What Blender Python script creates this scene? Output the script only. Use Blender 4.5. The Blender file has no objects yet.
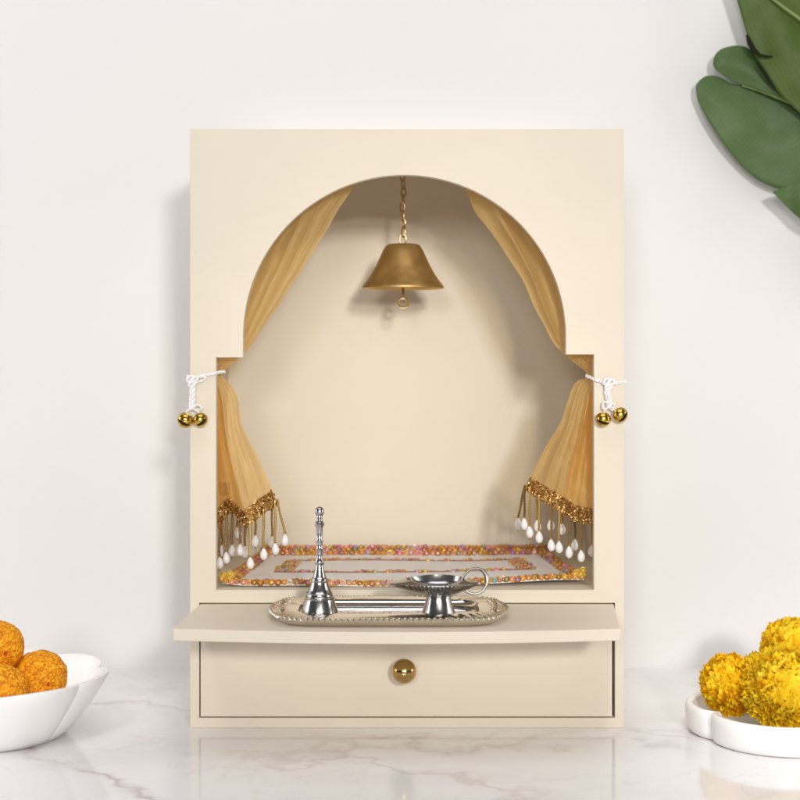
import bpy, bmesh, math, random
from math import sin, cos, pi, radians, sqrt
from mathutils import Vector, Matrix

from mathutils import noise as mn
random.seed(7)
scene = bpy.context.scene
col = scene.collection

# ------------------------------------------------------------------ camera model
S = 964.0          # photograph pixels per metre in the plane of the cabinet front (y = 0)
D = 1.6            # metres from the lens to that plane
VX, VY = 405.0, 345.0
ZC = (728.0 - VY) / S

def P(px, py, Y):
    """world point seen at photo pixel (px,py) when it stands at depth Y"""
    q = (1.0 + Y / D) / S
    return Vector(((px - VX) * q, Y, ZC + (VY - py) * q))

def L(n, Y=0.0):   # a length of n photo pixels at depth Y
    return n * (1.0 + Y / D) / S

# ------------------------------------------------------------------ mesh builder
class MB:
    def __init__(s):
        s.v = []; s.f = []; s.c = []; s.cur = (1, 1, 1)
    def add(s, vs, fs, c=None):
        o = len(s.v)
        s.v += [tuple(x) for x in vs]
        cc = c or s.cur
        for f in fs:
            s.f.append(tuple(i + o for i in f)); s.c.append(cc)
    def box(s, x0, x1, y0, y1, z0, z1, c=None):
        vs = [(x0,y0,z0),(x1,y0,z0),(x1,y1,z0),(x0,y1,z0),(x0,y0,z1),(x1,y0,z1),(x1,y1,z1),(x0,y1,z1)]
        s.add(vs, [(0,3,2,1),(4,5,6,7),(0,1,5,4),(1,2,6,5),(2,3,7,6),(3,0,4,7)], c)
    def lathe(s, prof, n=48, M=None, c=None, mod=None):
        """prof: (radius, height) pairs; revolved round z, then moved by M"""
        M = M or Matrix()
        vs = []; fs = []; m = len(prof)
        for r, z in prof:
            for i in range(n):
                a = 2*pi*i/n
                k = mod(a, r, z) if mod else r
                vs.append(M @ Vector((k*cos(a), k*sin(a), z)))
        for j in range(m-1):
            for i in range(n):
                a = j*n+i; b = j*n+(i+1) % n
                fs.append((a, b, b+n, a+n))
        if prof[0][0] > 1e-5: fs.append(tuple(reversed(range(n))))
        if prof[-1][0] > 1e-5: fs.append(tuple(range((m-1)*n, m*n)))
        s.add(vs, fs, c)
    def tube(s, pts, r, n=8, closed=False, c=None, flat=None):
        pts = [Vector(p) for p in pts]; m = len(pts)
        vs = []; fs = []
        up = Vector((0.3, 0.2, 1)).normalized(); last = None
        for i, p in enumerate(pts):
            if closed: t = pts[(i+1) % m] - pts[i-1]
            else: t = pts[min(i+1, m-1)] - pts[max(i-1, 0)]
            t.normalize()
            if last is None:
                a = t.cross(up)
                if a.length < 1e-3: a = t.cross(Vector((1, 0, 0)))
            else:
                a = last - t*last.dot(t)
            a.normalize(); last = a
            b = t.cross(a)
            rr = r[i] if isinstance(r, (list, tuple)) else r
            for k in range(n):
                q = 2*pi*k/n
                vs.append(p + a*rr*cos(q) + b*rr*sin(q)*(flat or 1))
        for i in range(m if closed else m-1):
            j = (i+1) % m
            for k in range(n):
                l = (k+1) % n
                fs.append((i*n+k, i*n+l, j*n+l, j*n+k))
        if not closed:
            fs.append(tuple(reversed(range(n)))); fs.append(tuple(range((m-1)*n, m*n)))
        s.add(vs, fs, c)
    def ball(s, p, r, sc=(1,1,1), n=10, m=7, c=None, M=None):
        p = Vector(p); vs = []; fs = []
        R = M or Matrix()
        vs.append(p + R @ Vector((0,0,-r*sc[2])))
        for j in range(1, m):
            t = -pi/2 + pi*j/m
            for i in range(n):
                a = 2*pi*i/n
                vs.append(p + R @ Vector((r*sc[0]*cos(t)*cos(a), r*sc[1]*cos(t)*sin(a), r*sc[2]*sin(t))))
        vs.append(p + R @ Vector((0,0,r*sc[2])))
        for i in range(n):
            fs.append((0, 1+(i+1) % n, 1+i))
            for j in range(m-2):
                a = 1+j*n+i; b = 1+j*n+(i+1) % n
                fs.append((a, b, b+n, a+n))
            a = 1+(m-2)*n
            fs.append((a+i, a+(i+1) % n, len(vs)-1))
        s.add(vs, fs, c)
    def grid(s, rows, c=None):
        m = len(rows); n = len(rows[0])
        vs = [p for r in rows for p in r]
        fs = [(j*n+i, j*n+i+1, (j+1)*n+i+1, (j+1)*n+i) for j in range(m-1) for i in range(n-1)]
        s.add(vs, fs, c)

def obj(name, mb, mat, parent=None, smooth=True, bevel=0, angle=35, recalc=False):
    base = Vector((0, 0, 0))
    p = parent
    while p is not None:
        base += p.location; p = p.parent
    me = bpy.data.meshes.new(name)
    me.from_pydata([tuple(Vector(v) - base) for v in mb.v], [], mb.f)
    a = me.attributes.new('tint', 'FLOAT_COLOR', 'CORNER')
    vals = []
    for poly, c in zip(me.polygons, mb.c):
        for _ in range(poly.loop_total): vals += [c[0], c[1], c[2], 1.0]
    a.data.foreach_set('color', vals)
    me.update()
    if recalc:
        bm = bmesh.new(); bm.from_mesh(me)
        bmesh.ops.recalc_face_normals(bm, faces=bm.faces); bm.to_mesh(me); bm.free()
    o = bpy.data.objects.new(name, me); col.objects.link(o)
    if parent: o.parent = parent
    me.materials.append(mat)
    if smooth:
        me.polygons.foreach_set('use_smooth', [True]*len(me.polygons))
        if angle < 180: me.set_sharp_from_angle(angle=radians(angle))
    if bevel:
        b = o.modifiers.new('edge', 'BEVEL'); b.width = bevel; b.segments = 2; b.limit_method = 'ANGLE'
    return o

def tag(o, label=None, cat=None, group=None, kind=None):
    if label: o['label'] = label
    if cat: o['category'] = cat
    if group: o['group'] = group
    if kind: o['kind'] = kind
    return o

def thing(name, label, cat, loc, group=None):
    o = bpy.data.objects.new(name, None); col.objects.link(o)
    o.location = loc; o.empty_display_size = .02
    return tag(o, label, cat, group)

# ------------------------------------------------------------------ materials
def mat(name):
    m = bpy.data.materials.new(name); m.use_nodes = True
    nt = m.node_tree
    return m, nt, nt.nodes['Principled BSDF']
def node(nt, t, **kw):
    n = nt.nodes.new(t)
    for k, v in kw.items():
        if k in n.inputs: n.inputs[k].default_value = v
        else: setattr(n, k, v)
    return n
def ramp(nt, src, stops):
    r = nt.nodes.new('ShaderNodeValToRGB')
    e = r.color_ramp.elements
    while len(e) < len(stops): e.new(.5)
    for x, (pos, c) in zip(e, stops):
        x.position = pos; x.color = (c[0], c[1], c[2], 1) if not isinstance(c, (int, float)) else (c, c, c, 1)
    nt.links.new(src, r.inputs[0]); return r
def bump(nt, bsdf, src, strength, dist):
    b = node(nt, 'ShaderNodeBump', Strength=strength, Distance=dist)
    nt.links.new(src, b.inputs['Height']); nt.links.new(b.outputs[0], bsdf.inputs['Normal']); return b
def mixc(nt, fac, a, b, mode='MIX'):
    m = nt.nodes.new('ShaderNodeMix'); m.data_type = 'RGBA'; m.blend_type = mode
    for sock, v in ((m.inputs[0], fac), (m.inputs[6], a), (m.inputs[7], b)):
        if isinstance(v, (int, float)): sock.default_value = v
        elif isinstance(v, tuple): sock.default_value = (*v[:3], 1)
        else: nt.links.new(v, sock)
    return m.outputs[2]
def coords(nt, scale=(1,1,1), rot=(0,0,0)):
    t = nt.nodes.new('ShaderNodeTexCoord'); mp = nt.nodes.new('ShaderNodeMapping')
    mp.inputs['Scale'].default_value = scale; mp.inputs['Rotation'].default_value = rot
    nt.links.new(t.outputs['Object'], mp.inputs[0]); return mp.outputs[0]
def noise(nt, vec, scale, detail=4, rough=.55, dist=0.0):
    n = node(nt, 'ShaderNodeTexNoise', Scale=scale, Detail=detail, Roughness=rough, Distortion=dist)
    nt.links.new(vec, n.inputs['Vector']); return n.outputs['Fac']

def simple(name, c, rough=.5, metal=0, bumps=None, vary=0, tint=False, coat=0, spec=None, rvar=0):
    m, nt, b = mat(name)
    b.inputs['Base Color'].default_value = (*c, 1)
    b.inputs['Roughness'].default_value = rough; b.inputs['Metallic'].default_value = metal
    b.inputs['Coat Weight'].default_value = coat
    if spec is not None: b.inputs['Specular IOR Level'].default_value = spec
    src = None
    if tint:
        a = nt.nodes.new('ShaderNodeAttribute'); a.attribute_name = 'tint'
        src = mixc(nt, 1.0, c, a.outputs['Color'], 'MULTIPLY')
    if vary:
        v = coords(nt)
        n = noise(nt, v, vary[0])
        r = ramp(nt, n, [(.3, (1-vary[1],)*3), (.7, (1, 1, 1))])
        src = mixc(nt, 1.0, src if src else c, r.outputs[0], 'MULTIPLY')
    if src: nt.links.new(src, b.inputs['Base Color'])
    if bumps:
        v = coords(nt)
        bump(nt, b, noise(nt, v, bumps[0], 3), bumps[1], bumps[2])
    if rvar:
        v = coords(nt)
        r = ramp(nt, noise(nt, v, 60, 5), [(.3, max(rough-rvar, .02)), (.75, rough+rvar)])
        nt.links.new(r.outputs[0], b.inputs['Roughness'])
    return m

CREAM = (.745, .668, .545)
m_cream = simple('cream_paint', CREAM, .58, bumps=(700, .06, .0007), vary=(9, .04), spec=.3)
m_dark = simple('raw_board', (.18, .13, .08), .8, vary=(30, .3))
m_brass = simple('aged_brass', (.80, .55, .225), .52, 1, bumps=(240, .05, .001), vary=(30, .22), rvar=.10)
m_gold = simple('polished_brass', (.52, .34, .13), .17, 1, rvar=.04)
m_goldp = simple('gilt_bell_metal', (.72, .45, .09), .22, 1, vary=(300, .25))
m_ring = simple('pale_brass_ring', (.90, .74, .46), .25, 1)
m_copper = simple('copper_wire', (.52, .335, .15), .38, 1)
m_silver = simple('handbell_metal', (.52, .51, .50), .2, 1, bumps=(300, .05, .0006), vary=(120, .18), rvar=.07)
m_pewter = simple('dull_silver', (.27, .25, .23), .45, 1, bumps=(300, .05, .0006), rvar=.08)
m_tray = simple('silver_plate', (.82, .76, .68), .14, 1, bumps=(420, .05, .0006), vary=(60, .12), rvar=.05)
m_basin = simple('polished_silver_plate', (.60, .60, .61), .07, 1, bumps=(160, .05, .0008), rvar=.03)
m_pearl = simple('pearl', (.86, .84, .82), .18, coat=.6)
m_cord = simple('white_cotton_cord', (.84, .82, .82), .85, bumps=(1500, .5, .0006))
m_bead = simple('bead_trim', (1, 1, 1), .26, .3, tint=True, bumps=(2200, .5, .0004))
m_sequin = simple('sequin_trim', (1, 1, 1), .28, .85, tint=True)
m_cloth = simple('white_mat_cloth', (.92, .90, .90), .9, bumps=(1600, .35, .0004), vary=(20, .06))
m_ceram = simple('white_glazed_stone', (.90, .89, .88), .28, bumps=(35, .10, .002), vary=(12, .04))
m_stalk = simple('plant_stalk', (.16, .23, .06), .5)
m_dry_slit = simple('dried_edge_slit_shade', (.014, .017, .007), .8, bumps=(300, .3, .001), spec=.1)  # dried leaf margin; also the painted shade in the bell mouths
m_tab = simple('olive_ribbon', (.30, .20, .06), .6, .2, bumps=(900, .3, .0005))

# marble table
m_marble, nt, b = mat('white_marble')
v = coords(nt)
warp = node(nt, 'ShaderNodeTexNoise', Scale=3.2, Detail=5.0, Roughness=.6)
nt.links.new(v, warp.inputs['Vector'])
vv = nt.nodes.new('ShaderNodeVectorMath'); vv.operation = 'MULTIPLY_ADD'
nt.links.new(warp.outputs['Color'], vv.inputs[0]); vv.inputs[1].default_value = (.55, .55, .55); nt.links.new(v, vv.inputs[2])
def vein(scale, width, seed):
    mp = node(nt, 'ShaderNodeMapping'); mp.inputs['Location'].default_value = (seed, seed*.7, 0)
    mp.inputs['Rotation'].default_value = (0, 0, .6); mp.inputs['Scale'].default_value = (1, 2.0, 1)
    nt.links.new(vv.outputs[0], mp.inputs[0])
    n = noise(nt, mp.outputs[0], scale, 2, .5)
    s1 = node(nt, 'ShaderNodeMath', operation='SUBTRACT'); nt.links.new(n, s1.inputs[0]); s1.inputs[1].default_value = .5
    s2 = node(nt, 'ShaderNodeMath', operation='ABSOLUTE'); nt.links.new(s1.outputs[0], s2.inputs[0])
    return ramp(nt, s2.outputs[0], [(0, 1.0), (width*.35, .45), (width, 0.0)]).outputs[0]
mask = ramp(nt, noise(nt, v, 3.0, 3), [(.44, 0), (.60, 1)]).outputs[0]
a1 = mixc(nt, 1.0, vein(1.7, .026, 9.7), mask, 'MULTIPLY')
def long_vein(ang, c, t0, t1, w, seed):
    # one long vein across the slab: a warped straight line, fading at both ends
    sep = nt.nodes.new('ShaderNodeSeparateXYZ'); nt.links.new(v, sep.inputs[0])
    def lin(a, b, k):
        m1_ = node(nt, 'ShaderNodeMath', operation='MULTIPLY_ADD'); nt.links.new(sep.outputs[0], m1_.inputs[0]); m1_.inputs[1].default_value = a; m1_.inputs[2].default_value = k
        m2_ = node(nt, 'ShaderNodeMath', operation='MULTIPLY_ADD'); nt.links.new(sep.outputs[1], m2_.inputs[0]); m2_.inputs[1].default_value = b; nt.links.new(m1_.outputs[0], m2_.inputs[2])
        return m2_.outputs[0]
    off = node(nt, 'ShaderNodeTexNoise', Scale=16.0, Detail=4.0, Roughness=.6)
    mpv = node(nt, 'ShaderNodeMapping'); mpv.inputs['Location'].default_value = (seed, seed, 0); nt.links.new(v, mpv.inputs[0]); nt.links.new(mpv.outputs[0], off.inputs['Vector'])
    d = node(nt, 'ShaderNodeMath', operation='MULTIPLY_ADD'); nt.links.new(off.outputs['Fac'], d.inputs[0]); d.inputs[1].default_value = .07; nt.links.new(lin(cos(ang), sin(ang), -c-.035), d.inputs[2])
    a_ = node(nt, 'ShaderNodeMath', operation='ABSOLUTE'); nt.links.new(d.outputs[0], a_.inputs[0])
    r1 = ramp(nt, a_.outputs[0], [(0, 1.0), (w*.3, .5), (w, 0.0)]).outputs[0]
    t_ = lin(-sin(ang), cos(ang), .5)
    r2 = ramp(nt, t_, [(t0+.5, 0.0), (t0+.55, 1.0), (t1+.45, 1.0), (t1+.5, 0.0)]).outputs[0]
    r3 = ramp(nt, noise(nt, mpv.outputs[0], 11, 2), [(.36, .15), (.6, 1.0)]).outputs[0]
    return mixc(nt, 1.0, mixc(nt, 1.0, r1, r2, 'MULTIPLY'), r3, 'MULTIPLY')
lv1 = long_vein(radians(45), -.325, -.09, .30, .010, 1.7)
lv2 = long_vein(radians(62), .100, -.38, -.10, .008, 5.1)
cloud = ramp(nt, noise(nt, vv.outputs[0], 2.4, 4), [(.35, (.865, .858, .862)), (.7, (.80, .785, .795))]).outputs[0]
c1 = mixc(nt, a1, cloud, (.66, .60, .61))
c1 = mixc(nt, lv1, c1, (.47, .375, .385)); c1 = mixc(nt, lv2, c1, (.62, .53, .54))
c2 = mixc(nt, mixc(nt, 1.0, vein(3.4, .012, 4.1), (.22, .22, .22), 'MULTIPLY'), c1, (.60, .54, .55))
nt.links.new(c2, b.inputs['Base Color'])
b.inputs['Roughness'].default_value = .10; b.inputs['IOR'].default_value = 1.5

# wall
m_wall, nt, b = mat('white_wall_paint')
v = coords(nt)
r = ramp(nt, noise(nt, v, 1.6, 3), [(.3, (.745, .73, .722)), (.7, (.77, .76, .752))])
nt.links.new(r.outputs[0], b.inputs['Base Color']); b.inputs['Roughness'].default_value = .75
bump(nt, b, noise(nt, v, 260, 3), .05, .001)

# sheer golden organza
m_org, nt, b = mat('gold_organza')
v = coords(nt)
weave = node(nt, 'ShaderNodeTexNoise', Scale=1.0, Detail=3.0); 
mp = node(nt, 'ShaderNodeMapping'); mp.inputs['Scale'].default_value = (1400, 1400, 1100)
nt.links.new(v, mp.inputs[0]); nt.links.new(mp.outputs[0], weave.inputs['Vector'])
cc = ramp(nt, weave.outputs['Fac'], [(.3, (.95, .62, .205)), (.7, (.98, .69, .27))]).outputs[0]
b.inputs['Roughness'].default_value = .42; b.inputs['Specular IOR Level'].default_value = .6
nt.links.new(cc, b.inputs['Base Color'])
crm = node(nt, 'ShaderNodeMapping'); crm.inputs['Scale'].default_value = (1.6, 1.6, .55); nt.links.new(v, crm.inputs[0])
bw_n = bump(nt, b, weave.outputs['Fac'], .08, .0004)
bc_n = node(nt, 'ShaderNodeBump', Strength=.55, Distance=.0035); nt.links.new(noise(nt, crm.outputs[0], 62, 5, .6, .6), bc_n.inputs['Height'])
nt.links.new(bc_n.outputs[0], bw_n.inputs['Normal'])
tl = nt.nodes.new('ShaderNodeBsdfTranslucent'); nt.links.new(cc, tl.inputs[0]); nt.links.new(bw_n.outputs[0], tl.inputs['Normal'])
tr = nt.nodes.new('ShaderNodeBsdfTransparent'); tr.inputs[0].default_value = (1, .87, .62, 1)
m1 = nt.nodes.new('ShaderNodeMixShader'); m1.inputs[0].default_value = .45
nt.links.new(b.outputs[0], m1.inputs[1]); nt.links.new(tl.outputs[0], m1.inputs[2])
m2 = nt.nodes.new('ShaderNodeMixShader'); m2.inputs[0].default_value = .50
nt.links.new(m1.outputs[0], m2.inputs[1]); nt.links.new(tr.outputs[0], m2.inputs[2])
nt.links.new(m2.outputs[0], nt.nodes['Material Output'].inputs[0])

# sweet balls
m_lad, nt, b = mat('gram_flour_sweet')
v = coords(nt)
vo = node(nt, 'ShaderNodeTexVoronoi', Scale=540.0); nt.links.new(v, vo.inputs['Vector'])
n1 = noise(nt, v, 160, 4, .65)
n2 = ramp(nt, vo.outputs['Color'], [(.2, .0), (.8, 1.0)]).outputs[0]
n1m = node(nt, 'ShaderNodeMath', operation='MULTIPLY_ADD'); nt.links.new(n2, n1m.inputs[0]); n1m.inputs[1].default_value = .48; nt.links.new(n1, n1m.inputs[2])
n1s = node(nt, 'ShaderNodeMath', operation='SUBTRACT'); nt.links.new(n1m.outputs[0], n1s.inputs[0]); n1s.inputs[1].default_value = .22
cA = ramp(nt, n1s.outputs[0], [(.3, (.60, .18, .003)), (.52, (.80, .285, .005)), (.78, (.92, .47, .020))]).outputs[0]
vs_ = node(nt, 'ShaderNodeTexVoronoi', Scale=92.0); nt.links.new(v, vs_.inputs['Vector'])
sp = ramp(nt, vs_.outputs['Distance'], [(.19, 1.0), (.24, 0.0)]).outputs[0]
vsel = ramp(nt, vs_.outputs['Color'], [(.66, 0.0), (.69, 1.0)]).outputs[0]
spk = mixc(nt, 1.0, sp, vsel, 'MULTIPLY')
nt.links.new(mixc(nt, spk, cA, (.50, .06, .008)), b.inputs['Base Color'])
b.inputs['Roughness'].default_value = .6; b.inputs['Specular IOR Level'].default_value = .22
b.inputs['Subsurface Weight'].default_value = .12; b.inputs['Subsurface Radius'].default_value = (.004, .002, .0006)
bump(nt, b, vo.outputs['Distance'], .7, .0013).invert = True

# petals
m_petal = simple('marigold_petal', (1, 1, 1), .6, tint=True)
b = m_petal.node_tree.nodes['Principled BSDF']
nt = m_petal.node_tree
b.inputs['Specular IOR Level'].default_value = .25
tl = nt.nodes.new('ShaderNodeBsdfTranslucent'); nt.links.new(mixc(nt, 1.0, b.inputs['Base Color'].links[0].from_socket, (1, .80, .5), 'MULTIPLY'), tl.inputs[0])
m1 = nt.nodes.new('ShaderNodeMixShader'); m1.inputs[0].default_value = .28
nt.links.new(b.outputs[0], m1.inputs[1]); nt.links.new(tl.outputs[0], m1.inputs[2])
nt.links.new(m1.outputs[0], nt.nodes['Material Output'].inputs[0])
m_sepal = simple('flower_calyx', (.10, .16, .03), .6)

# leaves
def leaf_mat(name, c0, c1, rot):
    m, nt, b = mat(name)
    v = coords(nt, rot=(0, rot, 0))
    w = node(nt, 'ShaderNodeTexWave', Scale=62.0, Distortion=3.0, Detail=3.0)
    w.inputs['Detail Scale'].default_value = 1.5
    nt.links.new(v, w.inputs['Vector'])
    n = noise(nt, v, 14, 4)
    c = ramp(nt, n, [(.3, c0), (.72, c1)]).outputs[0]
    wc = ramp(nt, w.outputs['Fac'], [(0, (.91, .93, .88)), (.55, (1, 1, 1))]).outputs[0]
    nt.links.new(mixc(nt, 1.0, c, wc, 'MULTIPLY'), b.inputs['Base Color'])
    b.inputs['Roughness'].default_value = .5; b.inputs['Specular IOR Level'].default_value = .25
    bump(nt, b, w.outputs['Fac'], .05, .0008)
    return m
m_leafd = leaf_mat('dark_leaf', (.055, .092, .014), (.080, .124, .023), .5)
m_leaf = leaf_mat('leaf', (.060, .110, .034), (.088, .142, .052), -.7)

# ------------------------------------------------------------------ setting
WY = .295
mb = MB(); mb.box(-2.2, 2.2, -1.9, WY, -.03, 0)
tag(obj('tabletop', mb, m_marble, smooth=False), kind='structure')
mb = MB(); mb.box(-2.2, 2.2, WY, WY+.05, -.6, 2.0)
tag(obj('wall', mb, m_wall, smooth=False), kind='structure')

# ------------------------------------------------------------------ cabinet
X0, X1 = (190-VX)/S, (624-VX)/S
ZT = (728-129)/S
PT = .012
DB = .268                       # outside of the back
ZF = (728-590)/S                # top of the rail under the niche
ZS = (728-603)/S                # underside of that rail = slot of the shelf
root = thing('shrine_cabinet', 'cream painted wooden home shrine cabinet with arched niche and one drawer, standing on marble', 'cabinet', ((X0+X1)/2, .13, 0))

def panel_from_loops(loops, y0, thick, bev):
    cu = bpy.data.curves.new('outline', 'CURVE'); cu.dimensions = '2D'; cu.fill_mode = 'BOTH'
    cu.extrude = thick/2 - bev; cu.bevel_depth = bev; cu.bevel_resolution = 1; cu.offset = -bev
    for lp in loops:
        sp = cu.splines.new('POLY'); sp.points.add(len(lp)-1); sp.use_cyclic_u = True
        for p, (x, z) in zip(sp.points, lp): p.co = (x, z, 0, 1)
    o = bpy.data.objects.new('outline', cu); col.objects.link(o)
    bpy.context.view_layer.update()
    me = bpy.data.meshes.new_from_object(o.evaluated_get(bpy.context.evaluated_depsgraph_get()))
    mb = MB()
    mb.add([(v.co.x, y0 + thick/2 + v.co.z, v.co.y) for v in me.vertices], [tuple(reversed(p.vertices)) for p in me.polygons])
    bpy.data.objects.remove(o); bpy.data.curves.remove(cu); bpy.data.meshes.remove(me)
    return mb
def F(px, py): return ((px-VX)/S, (728-py)/S)
arch = [F(216,590), F(594,590), F(594,354.5), F(566,354.5)]
ax, ar = (243+566)/2, (566-243)/2
for i in range(65):
    t = pi*i/64
    arch.append(F(ax + ar*cos(t), 336.5 - ar*sin(t)))
arch += [F(243,357.5), F(216,357.5)]
HX0, HX1 = (199.2-VX)/S, (615-VX)/S
ZD = (728-718)/S
slot = [(HX0, ZD), (HX1, ZD), (HX1, ZS), (HX0, ZS)]
mb = panel_from_loops([[(X0,0),(X1,0),(X1,ZT),(X0,ZT)], arch, slot], 0, PT, .0006)
obj('front_panel', mb, m_cream, root, smooth=False)
for a, bb in ((X0+.0004, X0+.0094), (X1-.0094, X1-.0004)):
    mb = MB(); mb.box(a, bb, PT, DB-.006, .0004, ZT-.0004); obj('side_panel', mb, m_cream, root, smooth=False)
mb = MB(); mb.box(X0+.0004, X1-.0004, DB-.006, DB, .0004, ZT-.0004); obj('back_panel', mb, m_cream, root, smooth=False)
mb = MB(); mb.box(X0+.0094, X1-.0094, PT, DB-.006, ZT-.0124, ZT-.0004); obj('top_panel', mb, m_cream, root, smooth=False)
mb = MB(); mb.box(X0+.0094, X1-.0094, PT, DB-.006, ZS+.0005, ZF-.0005); obj('niche_floor', mb, m_cream, root, smooth=False)
mb = MB(); mb.box(X0+.0094, X1-.0094, PT, DB-.006, .0004, ZD-.001); obj('bottom_panel', mb, m_dark, root, smooth=False)

# pull-out shelf with a bowed front, pulled forward slightly askew
ST = ZS - .0012; SB = ST - .0114
pl = [(-.2127, .10), (-.2127, 0.0)]
fl, fr = Vector((-.2198, -.139)), Vector((.2040, -.139))
pl += [(fl.x+.0003, fl.y+.004)]
for i in range(33):
    t = i/32
    x = fl.x + (fr.x-fl.x)*t
    pl.append((x, -.139 - .017*(1-(2*t-1)**2)))
pl += [(fr.x+.0006, fr.y+.004), (.2165, 0.0), (.2165, .10)]
mb = MB()
n = len(pl)
mb.add([(x, y, SB) for x, y in pl] + [(x, y, ST) for x, y in pl],
       [tuple(reversed(range(n))), tuple(range(n, 2*n))] + [(i, (i+1) % n, (i+1) % n+n, i+n) for i in range(n)])
obj('shelf', mb, m_cream, root, smooth=True, bevel=.0009, angle=30, recalc=True)

# drawer and its knob
dx0, dx1 = HX0+.0012, HX1-.0028
mb = MB(); mb.box(dx0, dx1, .0008, .0125, ZD+.0012, SB-.0016)
dr = obj('drawer', mb, m_cream, root, smooth=False, bevel=.0006)
mb = MB(); mb.box(dx0+.004, dx1-.004, .0128, .22, ZD+.004, SB-.012); obj('drawer_box', mb, m_dark, dr, smooth=False)
kz = (728-671.3)/S
kc = P(404, 671.3, -.021)
M = Matrix.Translation((kc.x, .0006, kc.z)) @ Matrix.Rotation(pi/2, 4, 'X')
prof = [(.0055, 0), (.0055, .0015), (.0036, .004), (.0036, .0095)]
for i in range(1, 30):
    t = -pi/2 + .28 + (pi-.28)*i/29
    prof.append((max(.0127*cos(t), 0), .0215 + .0127*sin(t)))
mb = MB(); mb.lathe(prof, 48, M); obj('knob', mb, m_gold, dr)

# ------------------------------------------------------------------ hanging brass bell
BY = .150
bt = P(403, 244, BY); rimz = P(403, 287, BY).z
bell = thing('hanging_bell', 'brass bell hanging on a copper chain under the arch of the shrine', 'bell', (bt.x, BY, rimz))
px = 1.0/ (S/(1+BY/D))
H = (bt.z - rimz)
out = [(.0, H), (10*px, H), (15*px, H-.0006), (17.5*px, H-.0025), (19*px, H-.005)]
prof_o = [(0, H+.0005), (9*px, H+.0004), (13.6*px, H-.0001), (15.8*px, H*.985), (17.8*px, H*.94), (20.2*px, H*.845), (23.2*px, H*.69), (27.0*px, H*.50),
          (31.4*px, H*.315), (36.0*px, H*.155), (39.8*px, H*.045), (40.9*px, 0.0), (41*px, -.0012), (40.3*px, -.002)]
prof_i = [(39.4*px, -.0014), (37.4*px, H*.05), (34.6*px, H*.155), (29.6*px, H*.315), (25.3*px, H*.50), (22*px, H*.68), (18*px, H*.83), (14*px, H*.93), (0, H*.95)]
T = Matrix.Translation((bt.x, BY, rimz))
mb = MB(); mb.lathe(prof_o+prof_i, 72, T); obj('bell_body', mb, m_brass, bell, angle=50)
mb = MB()
cb = P(403, 296, BY)
mb.tube([(bt.x, BY, rimz+H*.9), (bt.x, BY, cb.z)], .0016, 8)
mb.ball((bt.x, BY, rimz+.004), .005, n=16, m=10)
clap = obj('clapper', mb, m_gold, bell)
rc = P(403, 303, BY)
mb = MB()
mb.tube([(rc.x+.0055*cos(t), BY+.001*sin(t), rc.z+.0055*sin(t)) for t in [2*pi*i/28 for i in range(28)]], .0017, 8, True)
obj('ring', mb, m_ring, clap)
# chain: alternate links from the bell's crown up to the roof of the niche
mb = MB()
z = bt.z + .0005; k = 0; top = ZT-.0126
while z < top:
    hl = .0060 if k else .0058
    w = .0026 if k else .0038
    c = Vector((bt.x + .0006*sin(k*1.3), BY, z + hl - .0012))
    tilt = .25*sin(k*2.1)
    for_pts = []
    for i in range(20):
        t = 2*pi*i/20
        a = w*cos(t); h = hl*sin(t)
        if k % 2 == 0: for_pts.append(c + Vector((a*cos(tilt), a*sin(tilt), h)))
        else: for_pts.append(c + Vector((a*sin(.55+tilt), a*cos(.55+tilt), h)))
    mb.tube(for_pts, .00085, 6, True)
    z += 2*hl - .0030; k += 1
obj('chain', mb, m_copper, bell)

# ------------------------------------------------------------------ curtains
def interp(poly, t):
    """poly of vectors, t in 0..1 along its length"""
    d = [0]
    for a, b in zip(poly, poly[1:]): d.append(d[-1] + (b-a).length)
    s = t*d[-1]
    for i in range(len(poly)-1):
        if s <= d[i+1] or i == len(poly)-2:
            k = (s-d[i])/max(d[i+1]-d[i], 1e-9)
            a = poly[i]; b = poly[i+1]
            p0 = poly[i-1] if i else a*2-b; p3 = poly[i+2] if i+2 < len(poly) else b*2-a
            return .5*((2*a) + (b-p0)*k + (2*p0-5*a+4*b-p3)*k*k + (3*a-p0-3*b+p3)*k**3)
V2 = lambda l: [Vector((a, b, 0)) for a, b in l]

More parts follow.
